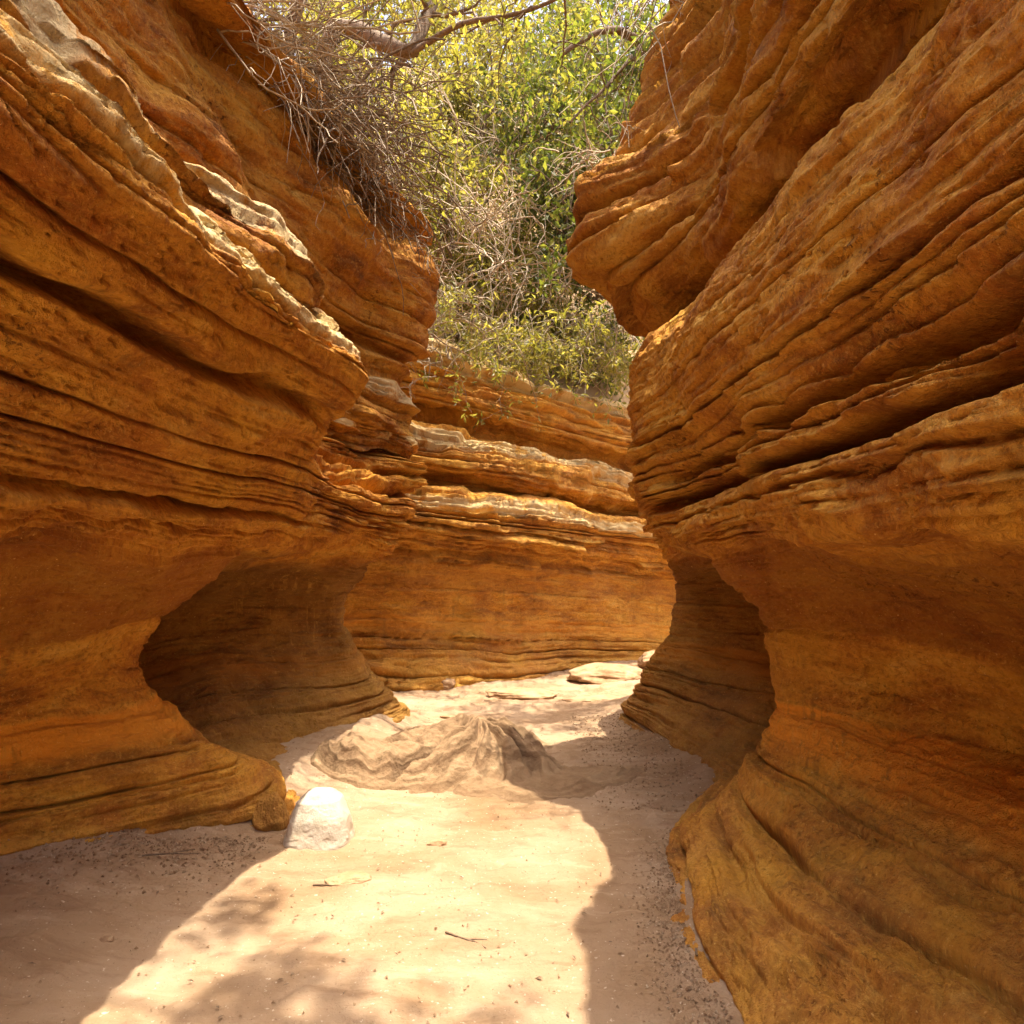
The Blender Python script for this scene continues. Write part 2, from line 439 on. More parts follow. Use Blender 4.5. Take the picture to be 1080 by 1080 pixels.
# ---- left lower wall: near bulge, alcove, second buttress ------------------
yl = [-3.2, 0, 1.5, 3.0, 4.0, 5.0, 6.0, 6.6, 7.5, 8.2]
left_levels = [
    lv(-.5, -4.3, -3.9, -3.2, -2.4, -1.25, -1.35, -1.0, (-.78, 6.7), (-1.5, 7.6), (-4, 8)),
    lv(0.0, -4.3, -3.9, -3.2, -2.4, -1.38, -1.5, -1.15, (-.95, 6.6), (-1.6, 7.4), (-4, 8)),
    lv(.25, -4.2, -3.8, -3.15, -2.45, -1.52, (-2.0, 4.6), (-1.45, 5.9), (-1.12, 6.55), (-1.7, 7.3), (-4, 8)),
    lv(.50, -4.1, -3.7, -3.05, -2.48, -1.74, (-2.6, 4.55), (-1.85, 5.8), (-1.33, 6.5), (-1.9, 7.3), (-4, 8)),
    lv(.80, -4.0, -3.6, -2.95, -2.5, -2.07, (-3.1, 4.55), (-2.3, 5.7), (-1.51, 6.5), (-2.0, 7.2), (-4, 8)),
    lv(1.0, -3.9, -3.5, -2.85, -2.42, -2.11, (-3.2, 4.55), (-2.4, 5.7), (-1.59, 6.5), (-2.1, 7.2), (-4, 8)),
    lv(1.22, -3.8, -3.3, -2.65, -2.25, -1.94, (-3.1, 4.55), (-2.35, 5.7), (-1.61, 6.5), (-2.1, 7.2), (-4, 8)),
    lv(1.46, -3.4, -2.9, -2.3, -1.98, -1.75, (-2.8, 4.6), (-2.1, 5.7), (-1.46, 6.5), (-2.0, 7.2), (-4, 8)),
    lv(1.57, -2.9, -2.35, -1.9, -1.74, -1.60, (-2.0, 4.8), (-1.6, 5.8), (-1.32, 6.5), (-1.9, 7.3), (-4, 8)),
    lv(1.66, -2.7, -2.10, -1.72, -1.6, -1.48, (-1.45, 5), (-1.3, 6), (-1.2, 6.5), (-1.8, 7.4), (-4, 8)),
    lv(1.80, -2.5, -1.95, -1.62, -1.50, -1.37, -1.28, -1.16, (-1.10, 6.5), (-1.7, 7.4), (-4, 8)),
    lv(2.10, -2.3, -1.75, -1.50, -1.37, -1.24, -1.22, -1.08, (-.95, 6.55), (-1.6, 7.4), (-4, 8)),
    lv(2.40, -2.1, -1.6, -1.36, -1.20, -1.04, (-1.45, 4.65), -1.25, (-.81, 6.6), (-1.5, 7.4), (-4, 8)),
    lv(2.60, -1.95, -1.45, -1.20, -1.02, -.84, (-1.50, 4.6), -1.22, (-.82, 6.6), (-1.5, 7.4), (-4, 8)),
    lv(2.68, -1.95, -1.44, -1.20, -1.02, -.84, (-1.50, 4.55), -1.2, (-.84, 6.6), (-1.5, 7.4), (-4, 8)),
    lv(2.80, -2.0, -1.50, -1.26, -1.08, -.93, (-1.50, 4.5), -1.25, (-.92, 6.6), (-1.5, 7.4), (-4, 8)),
    lv(2.90, -2.1, -1.58, -1.34, -1.17, -1.04, (-1.55, 4.5), -1.3, (-1.0, 6.6), (-1.5, 7.4), (-4, 8)),
    lv(2.94, -2.3, -1.85, -1.6, -1.5, -1.4, (-1.8, 4.4), -1.6, (-1.3, 6.6), (-1.8, 7.2), (-4, 8)),
    lv(2.96, -4, -3.2, -3, -3, -3, (-3, 4.5), -3, (-3, 6.6), (-3, 7.2), (-4, 8)),
]
w = rock_wall('canyon_wall', left_levels, yl, 900, 760, M['stone_left'],
              relief(1, grooves=[(2.33, .20, .040, .5, 4.0), (1.77, .10, .03, -1, 4.6), (1.665, .05, .02, -1, 5.2),
                                 (2.56, .38, .07, 4.5, 7.4), (2.36, .16, .04, 4.6, 7.4), (2.17, .34, .06, 4.4, 7.4),
                                 (1.90, .06, .02, 4.5, 7.4), (.16, .025, .02, -1, 4.4), (.32, .03, .015, 1, 4.4), (.20, .03, .012, 4.6, 7.4), (.34, .03, .012, 4.6, 7.4)],
                     calm=[(1.82, 2.62, -3, 4.3, .24)]))
tag(w, 'undercut orange sandstone wall at the left, a jutting shelf above a scooped alcove', 'rock wall', 'sandstone canyon walls')

# ---- left upper wall -------------------------------------------------------
yu = [-3.2, 0, 1.5, 2.6, 3.45, 4.5, 5.6, 6.6, 7.5, 8.2]
upleft_levels = [
    lv(2.55, -2.4, -1.9, -1.75, -1.6, -1.5, -1.9, -1.5, -1.0, (-1.7, 7.4), (-4, 8)),
    lv(2.72, -2.2, -1.7, -1.50, -1.32, -1.12, -1.75, -1.38, -.88, (-1.6, 7.4), (-4, 8)),
    lv(3.02, -2.2, -1.7, -1.47, -1.26, -1.04, -1.76, -1.35, -.85, (-1.6, 7.4), (-4, 8)),
    lv(3.12, -2.25, -1.75, -1.53, -1.32, -1.10, -1.78, -1.36, -.90, (-1.6, 7.4), (-4, 8)),
    lv(3.24, -2.35, -1.85, -1.62, -1.42, -1.20, -1.80, -1.40, -.95, (-1.6, 7.4), (-4, 8)),
    lv(3.29, -2.8, -2.3, -2.1, -2.0, -1.75, -1.82, -1.42, -.97, (-1.7, 7.4), (-4, 8)),
    lv(3.55, -2.9, -2.4, -2.15, -2.0, -1.84, -1.68, -1.30, -.87, (-1.6, 7.4), (-4, 8)),
    lv(4.0, -2.9, -2.4, -2.15, -1.95, -1.80, -1.60, -1.22, -.81, (-1.5, 7.5), (-4, 8.2)),
    lv(4.4, -3.0, -2.4, -2.2, -1.97, -1.82, -1.62, -1.30, -.92, (-1.6, 7.5), (-4, 8.2)),
    lv(4.66, -3.1, -2.5, -2.25, -2.02, -1.87, -1.66, -1.40, -1.06, (-1.7, 7.4), (-4, 8.2)),
    lv(4.85, -3.8, -3.1, -2.9, -2.6, -2.4, -2.2, -1.9, -1.6, (-2.2, 7.2), (-4, 8.1)),
    lv(5.05, -12, -12, -12, -12, -12, -12, -12, (-12, 7), (-12, 7.6), (-12, 8)),
]
w = rock_wall('canyon_wall', upleft_levels, yu, 620, 620, M['stone_up'],
              relief(2, rug_lo=1.0, coarse=.05, mid=.018, fine=.008, lump=.18, block=.06,
                     grooves=[(3.42, .14, .05, 4.5, 7.4), (2.95, .06, .03, 4.5, 7.5)], calm=[(3.2, 5.2, -3, 9, .22), (2.4, 3.2, -3, 9, .5)]))
tag(w, 'upper left rock terrace stepping back beneath the dry hanging twigs', 'rock wall', 'sandstone canyon walls')

# ---- right lower wall ------------------------------------------------------
yr = [-3.2, 0, 1.4, 2.5, 3.6, 4.6, 5.6, 6.6, 7.4, 8.2]
right_levels = [
    lv(-.5, 2.6, 1.1, .55, (.50, 2.4), (.62, 3.5), (1.05, 4.5), 1.05, (.95, 6.9), (1.7, 7.6), (4, 8.4)),
    lv(0.0, 2.8, 1.4, .80, (.66, 2.4), (.82, 3.6), (1.28, 4.6), 1.22, (1.12, 6.85), (1.8, 7.5), (4, 8.4)),
    lv(.28, 3.0, 2.0, 1.35, (1.05, 2.5), (1.10, 3.65), (1.75, 4.5), 1.55, (1.22, 6.75), (1.85, 7.4), (4, 8.4)),
    lv(.50, 3.1, 2.3, 1.75, (1.50, 2.55), (1.32, 3.7), (2.3, 4.4), (1.9, 5.7), (1.33, 6.65), (1.9, 7.4), (4, 8.4)),
    lv(.70, 3.2, 2.5, 2.05, (1.82, 2.6), (1.42, 3.7), (2.6, 4.35), (2.1, 5.8), (1.48, 6.6), (2.0, 7.3), (4, 8.4)),
    lv(.80, 3.3, 2.6, 2.24, (2.02, 2.6), (1.45, 3.7), (2.7, 4.35), (2.2, 5.8), (1.53, 6.6), (2.1, 7.3), (4, 8.4)),
    lv(1.1, 3.2, 2.5, 2.2, (1.94, 2.6), (1.43, 3.7), (2.8, 4.35), (2.3, 5.8), (1.60, 6.6), (2.1, 7.3), (4, 8.4)),
    lv(1.3, 3.0, 2.3, 2.0, (1.76, 2.6), (1.36, 3.7), (2.7, 4.35), (2.2, 5.8), (1.61, 6.6), (2.1, 7.3), (4, 8.4)),
    lv(1.48, 2.6, 1.8, 1.55, (1.36, 2.55), (1.17, 3.7), (2.2, 4.4), (2.0, 5.7), (1.57, 6.6), (2.1, 7.3), (4, 8.4)),
    lv(1.57, 2.2, 1.45, 1.25, (1.15, 2.5), (1.10, 3.7), (1.5, 4.6), (1.75, 5.6), (1.50, 6.6), (2.0, 7.3), (4, 8.4)),
    lv(1.63, 1.9, 1.10, 1.02, (.98, 2.5), (.97, 3.6), (1.0, 4.5), (1.45, 5.4), (1.45, 6.6), (2.0, 7.3), (4, 8.4)),
    lv(1.90, 1.7, 1.05, .98, (.95, 2.5), (.92, 3.6), (.86, 4.6), (1.35, 5.5), (1.33, 6.6), (1.9, 7.3), (4, 8.4)),
    lv(2.20, 1.7, 1.05, 1.0, (.97, 2.5), (.92, 3.6), (.80, 4.6), (1.28, 5.6), (1.20, 6.6), (1.8, 7.3), (4, 8.4)),
    lv(2.32, 1.7, 1.04, .98, (.95, 2.5), (.90, 3.6), (.80, 4.6), (1.28, 5.6), (1.20, 6.6), (1.8, 7.3), (4, 8.4)),
    lv(2.55, 1.7, 1.04, .96, (.91, 2.5), (.86, 3.6), (.78, 4.6), (1.25, 5.6), (1.20, 6.6), (1.8, 7.3), (4, 8.4)),
    lv(2.80, 1.8, 1.08, 1.00, (.95, 2.5), (.89, 3.6), (.81, 4.6), (1.28, 5.6), (1.30, 6.6), (1.9, 7.3), (4, 8.4)),
    lv(2.95, 2.0, 1.25, 1.16, (1.10, 2.5), (1.03, 3.6), (.91, 4.6), (1.35, 5.6), (1.4, 6.6), (2.0, 7.3), (4, 8.4)),
    lv(3.02, 2.6, 1.7, 1.6, (1.5, 2.5), (1.4, 3.6), (1.3, 4.5), (1.6, 5.5), (1.8, 6.6), (2.2, 7.3), (4, 8.4)),
    lv(3.06, 4, 3.6, 3.4, (3.2, 2.5), (3.2, 3.6), (3.2, 4.5), (3.2, 5.4), (3.4, 6.6), (3.6, 7.3), (4.2, 8.4)),
]
w = rock_wall('canyon_wall', right_levels, yr, 960, 800, M['stone'],
              relief(3, rug_lo=1.60, grooves=[(1.875, .30, .040, -2, 4.5), (2.02, .26, .040, -2, 3.9), (1.765, .05, .018, -2, 4.4),
                                 (2.28, .08, .022, -2, 4.6), (2.12, .04, .02, -2, 4.8), (1.35, .03, .015, 4.5, 7.4), (.22, .05, .022, -2, 4.3), (.33, .05, .022, -2, 4.2), (.47, .03, .015, -2, 4.2), (.16, .02, .015, 5.5, 7.4), (.30, .02, .012, 5.5, 7.4)], lump=.07,
                     calm=[(2.32, 3.1, -3, 4.9, .14), (2.05, 2.26, -3, 4.2, .5)]), -1.0)
tag(w, 'bulging orange sandstone wall at the right with deep dark grooves over a narrow waist', 'rock wall', 'sandstone canyon walls')

# ---- right upper block -----------------------------------------------------
yq = [-3.2, 0, 1.5, 2.6, 3.7, 4.3, 4.9, 5.6, 6.6]
upright_levels = [
    lv(2.85, 2.8, 2.2, 2.0, 1.9, 1.8, 1.8, (1.65, 4.7), (1.8, 5.4), (4.5, 6.6)),
    lv(3.12, 2.8, 2.1, 1.95, 1.85, 1.75, 1.7, (1.35, 4.7), (1.7, 5.5), (4.5, 6.6)),
    lv(3.28, 2.4, 1.7, 1.5, 1.42, 1.42, 1.35, (1.22, 4.8), (1.5, 5.6), (4.5, 6.6)),
    lv(3.38, 2.0, 1.35, 1.20, 1.16, 1.22, 1.16, (1.06, 4.8), (1.35, 5.6), (4.5, 6.6)),
    lv(3.58, 1.9, 1.26, 1.14, 1.10, 1.16, 1.06, (.74, 4.9), (1.2, 5.8), (4.5, 6.6)),
    lv(3.82, 1.8, 1.20, 1.08, 1.08, 1.16, 1.02, (.39, 5.0), (1.1, 5.9), (4.5, 6.6)),
    lv(4.15, 1.6, 1.10, .95, 1.00, 1.20, 1.06, (.49, 5.0), (1.1, 5.9), (4.5, 6.6)),
    lv(4.6, 1.5, .95, .85, .92, 1.25, 1.15, (.76, 5.0), (1.3, 5.9), (4.5, 6.6)),  # near end is out of view, shaped to shadow the right of the floor
    lv(5.2, 1.6, 1.0, .90, 1.0, 1.40, 1.32, (1.08, 5.0), (1.6, 5.9), (4.5, 6.6)),
    lv(5.8, 2.0, 1.5, 1.4, 1.4, 1.5, 1.45, (1.2, 5.0), (1.8, 5.9), (4.5, 6.6)),
    lv(6.1, 3.5, 2.8, 2.7, 2.6, 2.4, 2.3, (2.1, 5.0), (2.6, 5.9), (4.5, 6.6)),
    lv(6.3, 12, 12, 12, 12, 12, 12, (12, 5), (12, 5.8), (12, 6.4)),
]
w = rock_wall('canyon_wall', upright_levels, yq, 620, 620, M['stone_up'],
              relief(4, rug_lo=1.0, coarse=.07, mid=.016, fine=.008, lump=.15, block=.10,
                     grooves=[(3.62, .16, .035, -2, 4.4), (3.98, .20, .035, -2, 6), (4.42, .12, .03, -2, 6), (4.85, .14, .03, -2, 6)], calm=[(2.6, 6, -3, 9, .45)]), -1.0)
tag(w, 'leaning rock block at the upper right, its blunt nose pointing at the leafy gap', 'rock wall', 'sandstone canyon walls')

# ---- back wall -------------------------------------------------------------
bx = [(-5, 8.0), (-3.0, 8.2), (-2.0, 8.4), (-1.0, 8.75), (0, 9.3), (1.0, 10.1), (2.0, 10.8), (3.2, 11.4), (6.0, 12.0)]
bn = [(.1, -1), (.15, -1), (.25, -.97), (.4, -.92), (.52, -.85), (.6, -.8), (.5, -.86), (.4, -.92), (.1, -1)]
prof = [(-.5, .25), (0, .06), (.2, -.02), (.45, -.10), (.8, -.16), (1.2, -.12), (1.55, .04), (1.80, .24), (2.02, .34), (2.2, .30), (2.40, .12), (2.46, -.22), (2.60, -.26), (2.66, .0),
        (2.80, .08), (2.95, .04), (3.14, -.10), (3.30, -.24), (3.36, -.50), (3.52, -.54), (3.58, -.26), (3.75, -.20), (3.95, -.24), (4.2, -.34), (4.42, -.55), (4.56, -.95), (4.7, -2.6)]
dips = [.35, .28, .22, .12, 0, -.10, -.20, -.28, -.35]
foot = [0, 0, .10, .22, .16, -.15, -.1, 0, 0]
back_levels = []
for z, p in prof:
    row = []
    for k, ((x, y), (nx, ny)) in enumerate(zip(bx, bn)):
        q = p + foot[k] * float(sstep(.75, 0, z))
        zz = z + dips[k] * float(sstep(1.3, 3.0, z))
        row.append((x + nx * q, y + ny * q, zz))
    back_levels.append((z, row))
w = rock_wall('canyon_wall', back_levels, [0] * 9, 620, 460, M['stone_far'],
              relief(5, dip=.08, rug_lo=1.5, coarse=.06, mid=.03, fine=.012, lump=.10, block=.05, axis=1,
                     grooves=[(1.72, .07, .025, 7, 12), (1.93, .06, .03, 7, 12), (2.12, .07, .025, 7, 12)]))
tag(w, 'curved layered sandstone wall closing the far bend with sunlit ledges', 'rock wall', 'sandstone canyon walls')

# ------------------------------------------------------------------ ground
def gz(x, y):
    z = .030 * fbm(x * .7, y * .7, 0 * x + 3.3, 3) + .010 * fbm(x * 3, y * 3, 0 * x + 1.1, 3)
    z = z + .20 * sstep(-1.15, -2.6, x) * (1 - sstep(4.2, 5.2, y))
    z = z + .10 * sstep(-.6, -1.3, x) * sstep(4.0, 5.0, y) * (1 - sstep(6.5, 7.5, y))
    z = z + .05 * sstep(.75, 1.5, x) * sstep(4.2, 5.2, y)
    z = z + .012 * fbm(x * 6, y * 6, 0 * x + 7, 3) + .018 * np.clip(fbm(x * 3.3, y * 3.3, 0 * x + 12, 2) - .25, 0, 1)
    n_ = .10 * fbm(x * 2.2, y * 2.2, 0 * x + 21, 3)
    fr_ = np.interp(y, [1.5, 2.1, 2.6, 3.4, 4.0, 4.5, 6.8], [.80, .70, .68, .78, 1.05, 1.3, 1.15])
    fl_ = np.interp(y, [2.0, 3.0, 3.6, 4.0, 4.4, 6.6], [-2.6, -2.45, -1.9, -1.42, -1.5, -.98])
    on = sstep(1.2, 1.8, y) * (1 - sstep(6.4, 7.2, y))
    z = z + on * (.05 * sstep(fr_ - .10, fr_ + .16, x + n_) + .06 * sstep(fl_ + .16, fl_ - .16, x + n_))
    # water-laid ripples across the lower end
    r = np.sin((y * 15 + 3.0 * fbm(x * 1.2, y * 1.2, 0 * x, 2) + (x - .3) * 3.2))
    z = z + .014 * r * sstep(.0, .7, x) * sstep(3.7, 4.1, y) * (1 - sstep(4.6, 5.0, y))
    r2 = sstep(.25, .6, np.sin(y * 5.2 + 2.2 * fbm(x * .8, y * .8, 0 * x + 8, 2)))
    z = z + .035 * r2 * sstep(6.6, 7.2, y) * (1 - sstep(9.0, 9.6, y))
    return z


gx = np.concatenate([np.linspace(-80, -6, 14), np.linspace(-5.6, -2.8, 40), np.linspace(-2.75, 2.3, 640), np.linspace(2.35, 5.6, 40), np.linspace(6, 80, 14)])
gyv = np.concatenate([np.linspace(-80, -5, 12), np.linspace(-4, 1.8, 90), 1.82 + np.cumsum(np.geomspace(.0055, .028, 560)), ])
gyv = np.concatenate([gyv, np.linspace(gyv[-1] + .2, 16, 20), np.linspace(18, 90, 14)])
X, Y = np.meshgrid(gx, gyv)
Z = gz(X, Y) + .006 * fbm(X * 14, Y * 14, 0 * X, 3)
g = mesh_arrays('ground', np.stack([X, Y, Z], -1).reshape(-1, 3), grid_faces(len(gyv), len(gx)), M['sand'])
tag(g, 'pale sandy canyon floor', None, None, 'structure')

# hillside behind the back wall and the plateaus to both sides
hx = np.concatenate([np.linspace(-60, -8.5, 30), np.linspace(-8, 8, 120), np.linspace(8.5, 60, 30)]); hy = np.concatenate([np.linspace(8.0, 20, 120), np.linspace(20.5, 75, 60)])
X, Y = np.meshgrid(hx, hy)
def hill_z(x, y):
    yb = np.interp(x, [p[0] for p in bx], [p[1] for p in bx]) + 1.0
    q = y - yb
    base = 3.75 + .95 * np.maximum(q, 0) + .7 * fbm(x * .35, y * .35, 0 * x + 2, 4) * sstep(0, 2, q)
    return np.where(q < 0, 3.75 + 6 * q, np.minimum(base, 24))
Z = hill_z(X, Y)
h = mesh_arrays('hillside', np.stack([X, Y, Z], -1).reshape(-1, 3), grid_faces(len(hy), len(hx)), M['soil'])
tag(h, 'dry tan hillside rising behind the canyon', None, None, 'structure')

# ------------------------------------------------------------------ rocks
def boulder(name, loc, size, mat, seed, sq=.12, nseg=96, rough=1.0, flat=.35, rot=0.0):
    """irregular stone with flat facets; loc = point of the ground it sits on"""
    r_ = np.random.default_rng(seed)
    nv_, nu_ = nseg // 2, nseg
    th = np.linspace(0, PI, nv_)[:, None]; ph = np.linspace(0, 2 * PI, nu_)[None, :]
    D = np.stack([np.sin(th) * np.cos(ph), np.sin(th) * np.sin(ph), np.cos(th) + 0 * ph], -1)
    R = np.full(D.shape[:2], 1.0)
    for k in range(13):
        n = r_.normal(size=3); n /= np.linalg.norm(n)
        c = D @ n
        lim = r_.uniform(.62, .95)
        R = np.minimum(R, np.where(c > .15, lim / np.maximum(c, .15), 9))
    R = R + sq * rough * fbm(D[..., 0] * 1.6 + seed, D[..., 1] * 1.6, D[..., 2] * 1.6, 4) + .025 * rough * fbm(D[..., 0] * 8 + seed, D[..., 1] * 8, D[..., 2] * 8, 3)
    P = D * R[..., None] * np.array(size) / 2
    ca, sa = math.cos(rot), math.sin(rot)
    P = np.stack([P[..., 0] * ca - P[..., 1] * sa, P[..., 0] * sa + P[..., 1] * ca, P[..., 2]], -1)
    P[:, -1] = P[:, 0]
    zlo = P[..., 2].min()
    P[..., 2] -= zlo * flat
    P[..., 2] = np.maximum(P[..., 2], -.03)
    o = mesh_arrays(name, P.reshape(-1, 3), grid_faces(nv_, nu_), mat)
    o.location = loc
    return o


def on_ground(c, r):
    """ground point along the line of sight of a traced position"""
    y = 720 * 1.5 / (r - 600)
    for _ in range(4):
        x = (c - 540) / 720 * y
        y = 720 * (1.5 - float(gz(np.array(x), np.array(y)))) / (r - 600)
    x = (c - 540) / 720 * y
    return x, y, float(gz(np.array(x), np.array(y)))


def pyramid_boulder():
    # the white stone: blunt wedge, narrower at the top
    x, y, z = on_ground(337, 884)
    nv_, nu_ = 90, 140
    t = np.linspace(0, 1, nv_)[:, None]; a = np.linspace(0, 2 * PI, nu_)[None, :]
    rx = np.interp(t, [0, .15, .5, .8, .93, 1], [.170, .172, .150, .115, .070, 0.0])
    sup = (np.abs(np.cos(a)) ** 3.2 + np.abs(np.sin(a)) ** 3.2) ** (-1 / 3.2)
    px = rx * np.cos(a) * sup - .01 * t
    py = rx * np.sin(a) * sup * .85 + .05 * t
    pz = np.interp(t, [0, .93, 1], [-.05, .245, .255]) + 0 * a
    P = np.stack([px, py, pz], -1)
    N = P / np.maximum(np.linalg.norm(P, axis=-1, keepdims=True), 1e-6)
    d = .022 * fbm(P[..., 0] * 4, P[..., 1] * 4, P[..., 2] * 4, 3, .4) + .006 * np.round(2.5 * fbm(P[..., 0] * 7 + 3, P[..., 1] * 7, P[..., 2] * 7, 2))/2.5
    P = P + N * d[..., None] * np.minimum(1, (1.02 - t) * 6)[..., None]
    P[:, -1] = P[:, 0]
    o = mesh_arrays('boulder', P.reshape(-1, 3), grid_faces(nv_, nu_), M['white_rock'])
    o.location = (x, y, z)
    return tag(o, 'blunt white boulder standing on the sunlit sand beside the left foot of the wall', 'boulder')


pyramid_boulder()

def stone_at(c, r, size, mat, seed, label, cat='stone', flat=.35, group=None, rot=0, name='stone'):
    x, y, z = on_ground(c, r)
    o = boulder(name, (x, y, z - .01), size, mat, seed, flat=flat, rot=rot)
    return tag(o, label, cat, group)

stone_at(368, 926, (.22, .16, .045), M['tan_rock'], 21, 'low stone half buried in sand in front of the white boulder')
stone_at(285, 872, (.20, .22, .28), M['stone_far'], 22, 'rounded orange stone wedged between the left wall foot and the white boulder', rot=.4)
stone_at(462, 890, (.12, .07, .05), M['tan_rock'], 23, 'small ochre stone lying just below the striped outcrop')
stone_at(110, 990, (.075, .05, .03), M['grit'], 24, 'dark pebble in the shade at the lower left')
stone_at(472, 727, (.26, .2, .2), M['tan_rock'], 25, 'small pointed tan stone at the foot of the far wall')
stone_at(648, 716, (1.25, .8, .34), M['tan_rock'], 26, 'long low tan boulder at the far end beside the right pillar', cat='boulder', name='boulder', flat=.25, rot=.2)
stone_at(694, 704, (.7, .5, .42), M['tan_rock'], 27, 'sunlit tan boulder half hidden behind the right pillar', cat='boulder', name='boulder', flat=.3)
stone_at(545, 735, (.9, .5, .16), M['tan_rock'], 28, 'flat tan slab bedded in the far sand', cat='slab', name='rock_slab', rot=-.1)
stone_at(480, 757, (.36, .16, .07), M['tan_rock'], 29, 'thin flat slab on the sand near the second left buttress', cat='slab', name='rock_slab')
stone_at(640, 740, (1.2, .3, .10), M['tan_rock'], 30, 'long thin ledge of rock crossing the far sand', cat='slab', name='rock_slab', rot=.05)
stone_at(392, 730, (.45, .3, .12), M['tan_rock'], 31, 'brown slab under the left end of the far wall', cat='slab', name='rock_slab', rot=.2)

# outcrop in the middle of the floor, rock stripes mixed with painted twig shadows
def outcrop_mat():
    m, nt, out = new_mat('striped_outcrop'); N = NT(nt)
    pos = N.n('ShaderNodeNewGeometry').outputs['Position']
    bed = N.n('ShaderNodeAttribute', attribute_name='bed').outputs['Fac']
    wob = N.math('ADD', bed, N.math('MULTIPLY', N.noise(pos, 4, 4, .6), .10))
    st = N.noise(N.xyz(wob, 0.0, 0.0), 13, 4, .6)
    col = N.ramp(st, [(.30, (.085, .042, .018)), (.43, (.17, .098, .045)), (.52, (.27, .17, .085)), (.72, (.34, .23, .125))])
    col = N.mix(N.fr(N.noise(pos, 6, 5, .65, .5), .52, .72, 0, .6), col, (.20, .11, .05))
    col = N.mix(N.fr(N.noise(pos, 60, 3, .65), .62, .74, 0, .5), col, (.12, .065, .03))
    b_ = N.n('ShaderNodeBsdfPrincipled'); N.l(col, b_.inputs['Base Color']); b_.inputs['Roughness'].default_value = .95
    bp = N.n('ShaderNodeBump'); bp.inputs['Strength'].default_value = 1.0; bp.inputs['Distance'].default_value = .02
    N.l(N.math('ADD', N.noise(pos, 24, 6, .7), N.math('MULTIPLY', st, .8)), bp.inputs['Height']); N.l(bp.outputs[0], b_.inputs['Normal'])
    N.l(b_.outputs[0], out.inputs[0]); return m


def outcrop():
    n1, n2 = 560, 460
    xs = np.linspace(-1.5, 1.15, n1); ys = np.linspace(3.9, 6.5, n2)
    X, Y = np.meshgrid(xs, ys)
    wx = X + .10 * fbm(X * 1.3, Y * 1.3, 0 * X, 3); wy = Y + .12 * fbm(X * 1.3 + 5, Y * 1.3, 0 * X, 3)
    ax, ay = -.32, 5.42                                    # top of the fluted flank
    dx, dy = wx - ax, wy - ay
    th = np.arctan2(dy, dx); r = np.sqrt((dx / .82) ** 2 + (dy / .92) ** 2)
    u = r * (1 + .16 * fbm(np.cos(th) * 1.5, np.sin(th) * 1.5, 0 * X + 1, 3))
    H = .31 * (1 - sstep(.05, 1.0, u)) ** .85
    fan = th + .45 * u + .07 * fbm(X * 2, Y * 2, 0 * X + 5, 3)
    fl = np.sin(fan * 15 + 1.5 * fbm(X * 1.1, Y * 1.1, 0 * X, 2)) + .5 * np.sin(fan * 33 + 1.3)
    right = sstep(-2.3, -1.6, th) * (1 - sstep(.5, 1.2, th))     # flutes only on the flank towards the right
    band = sstep(.06, .30, u) * (1 - sstep(.70, 1.0, u)) * right
    H = H + .022 * fl * band + .040 * np.clip(fl, -2, 0) * band
    # long low ledge towards the left wall, broken into steps
    v = ((wx + .92) / .70) ** 2 + ((wy - 4.98) / .42) ** 2
    led = .20 * (1 - sstep(.0, 1.0, v))
    led = .05 * np.round(led / .05 + .35 * fbm(X * 2, Y * 2, 0 * X, 3)) * .45 + led * .55
    H = np.maximum(H, led)
    # a groove and an undercut step between ledge and hump
    H = H - .12 * sstep(.03, .12, H) * np.exp(-((wx - .55 * (wy - 5.0) + .62 + .06 * fbm(Y * 3, X * 2, 0 * X, 2)) / .04) ** 2) * sstep(4.5, 4.8, wy) * (1 - sstep(5.3, 5.6, wy))
    sweep = np.sqrt(((wx - .02) / 1.0) ** 2 + ((wy - 5.40) / .95) ** 2) + .05 * fbm(X * 1.7, Y * 1.7, 0 * X + 9, 3)
    front = sstep(5.5, 4.9, wy) * sstep(-.7, -.2, wx)
    for e in (.86, .93, 1.00, 1.07):
        H = H + front * .011 * sstep(e + .02, e - .02, sweep)
    bed = H * 1.2 + .05 * fan * right
    gr = sstep(.01, .08, H)
    H = H + gr * (.035 * ridge(wx * 2.6, wy * 2.6, 0 * X + 4, 3) - .02 + .020 * fbm(X * 9, Y * 9, 0 * X, 4))
    H = H + .012 * fbm(X * 5, Y * 5, 0 * X + 8, 3) - .016
    edge = np.minimum(np.minimum(X - xs[0], xs[-1] - X), np.minimum(Y - ys[0], ys[-1] - Y))
    H = H - .12 * (1 - sstep(0, .12, edge))
    Zt = gz(X, Y) + H
    o = mesh_arrays('rock_outcrop', np.stack([X, Y, Zt], -1).reshape(-1, 3), grid_faces(n2, n1), outcrop_mat(), uvattr={'bed': bed})
    return tag(o, 'low rippled sandstone outcrop rising from the middle of the sandy floor', 'rock outcrop')

outcrop()

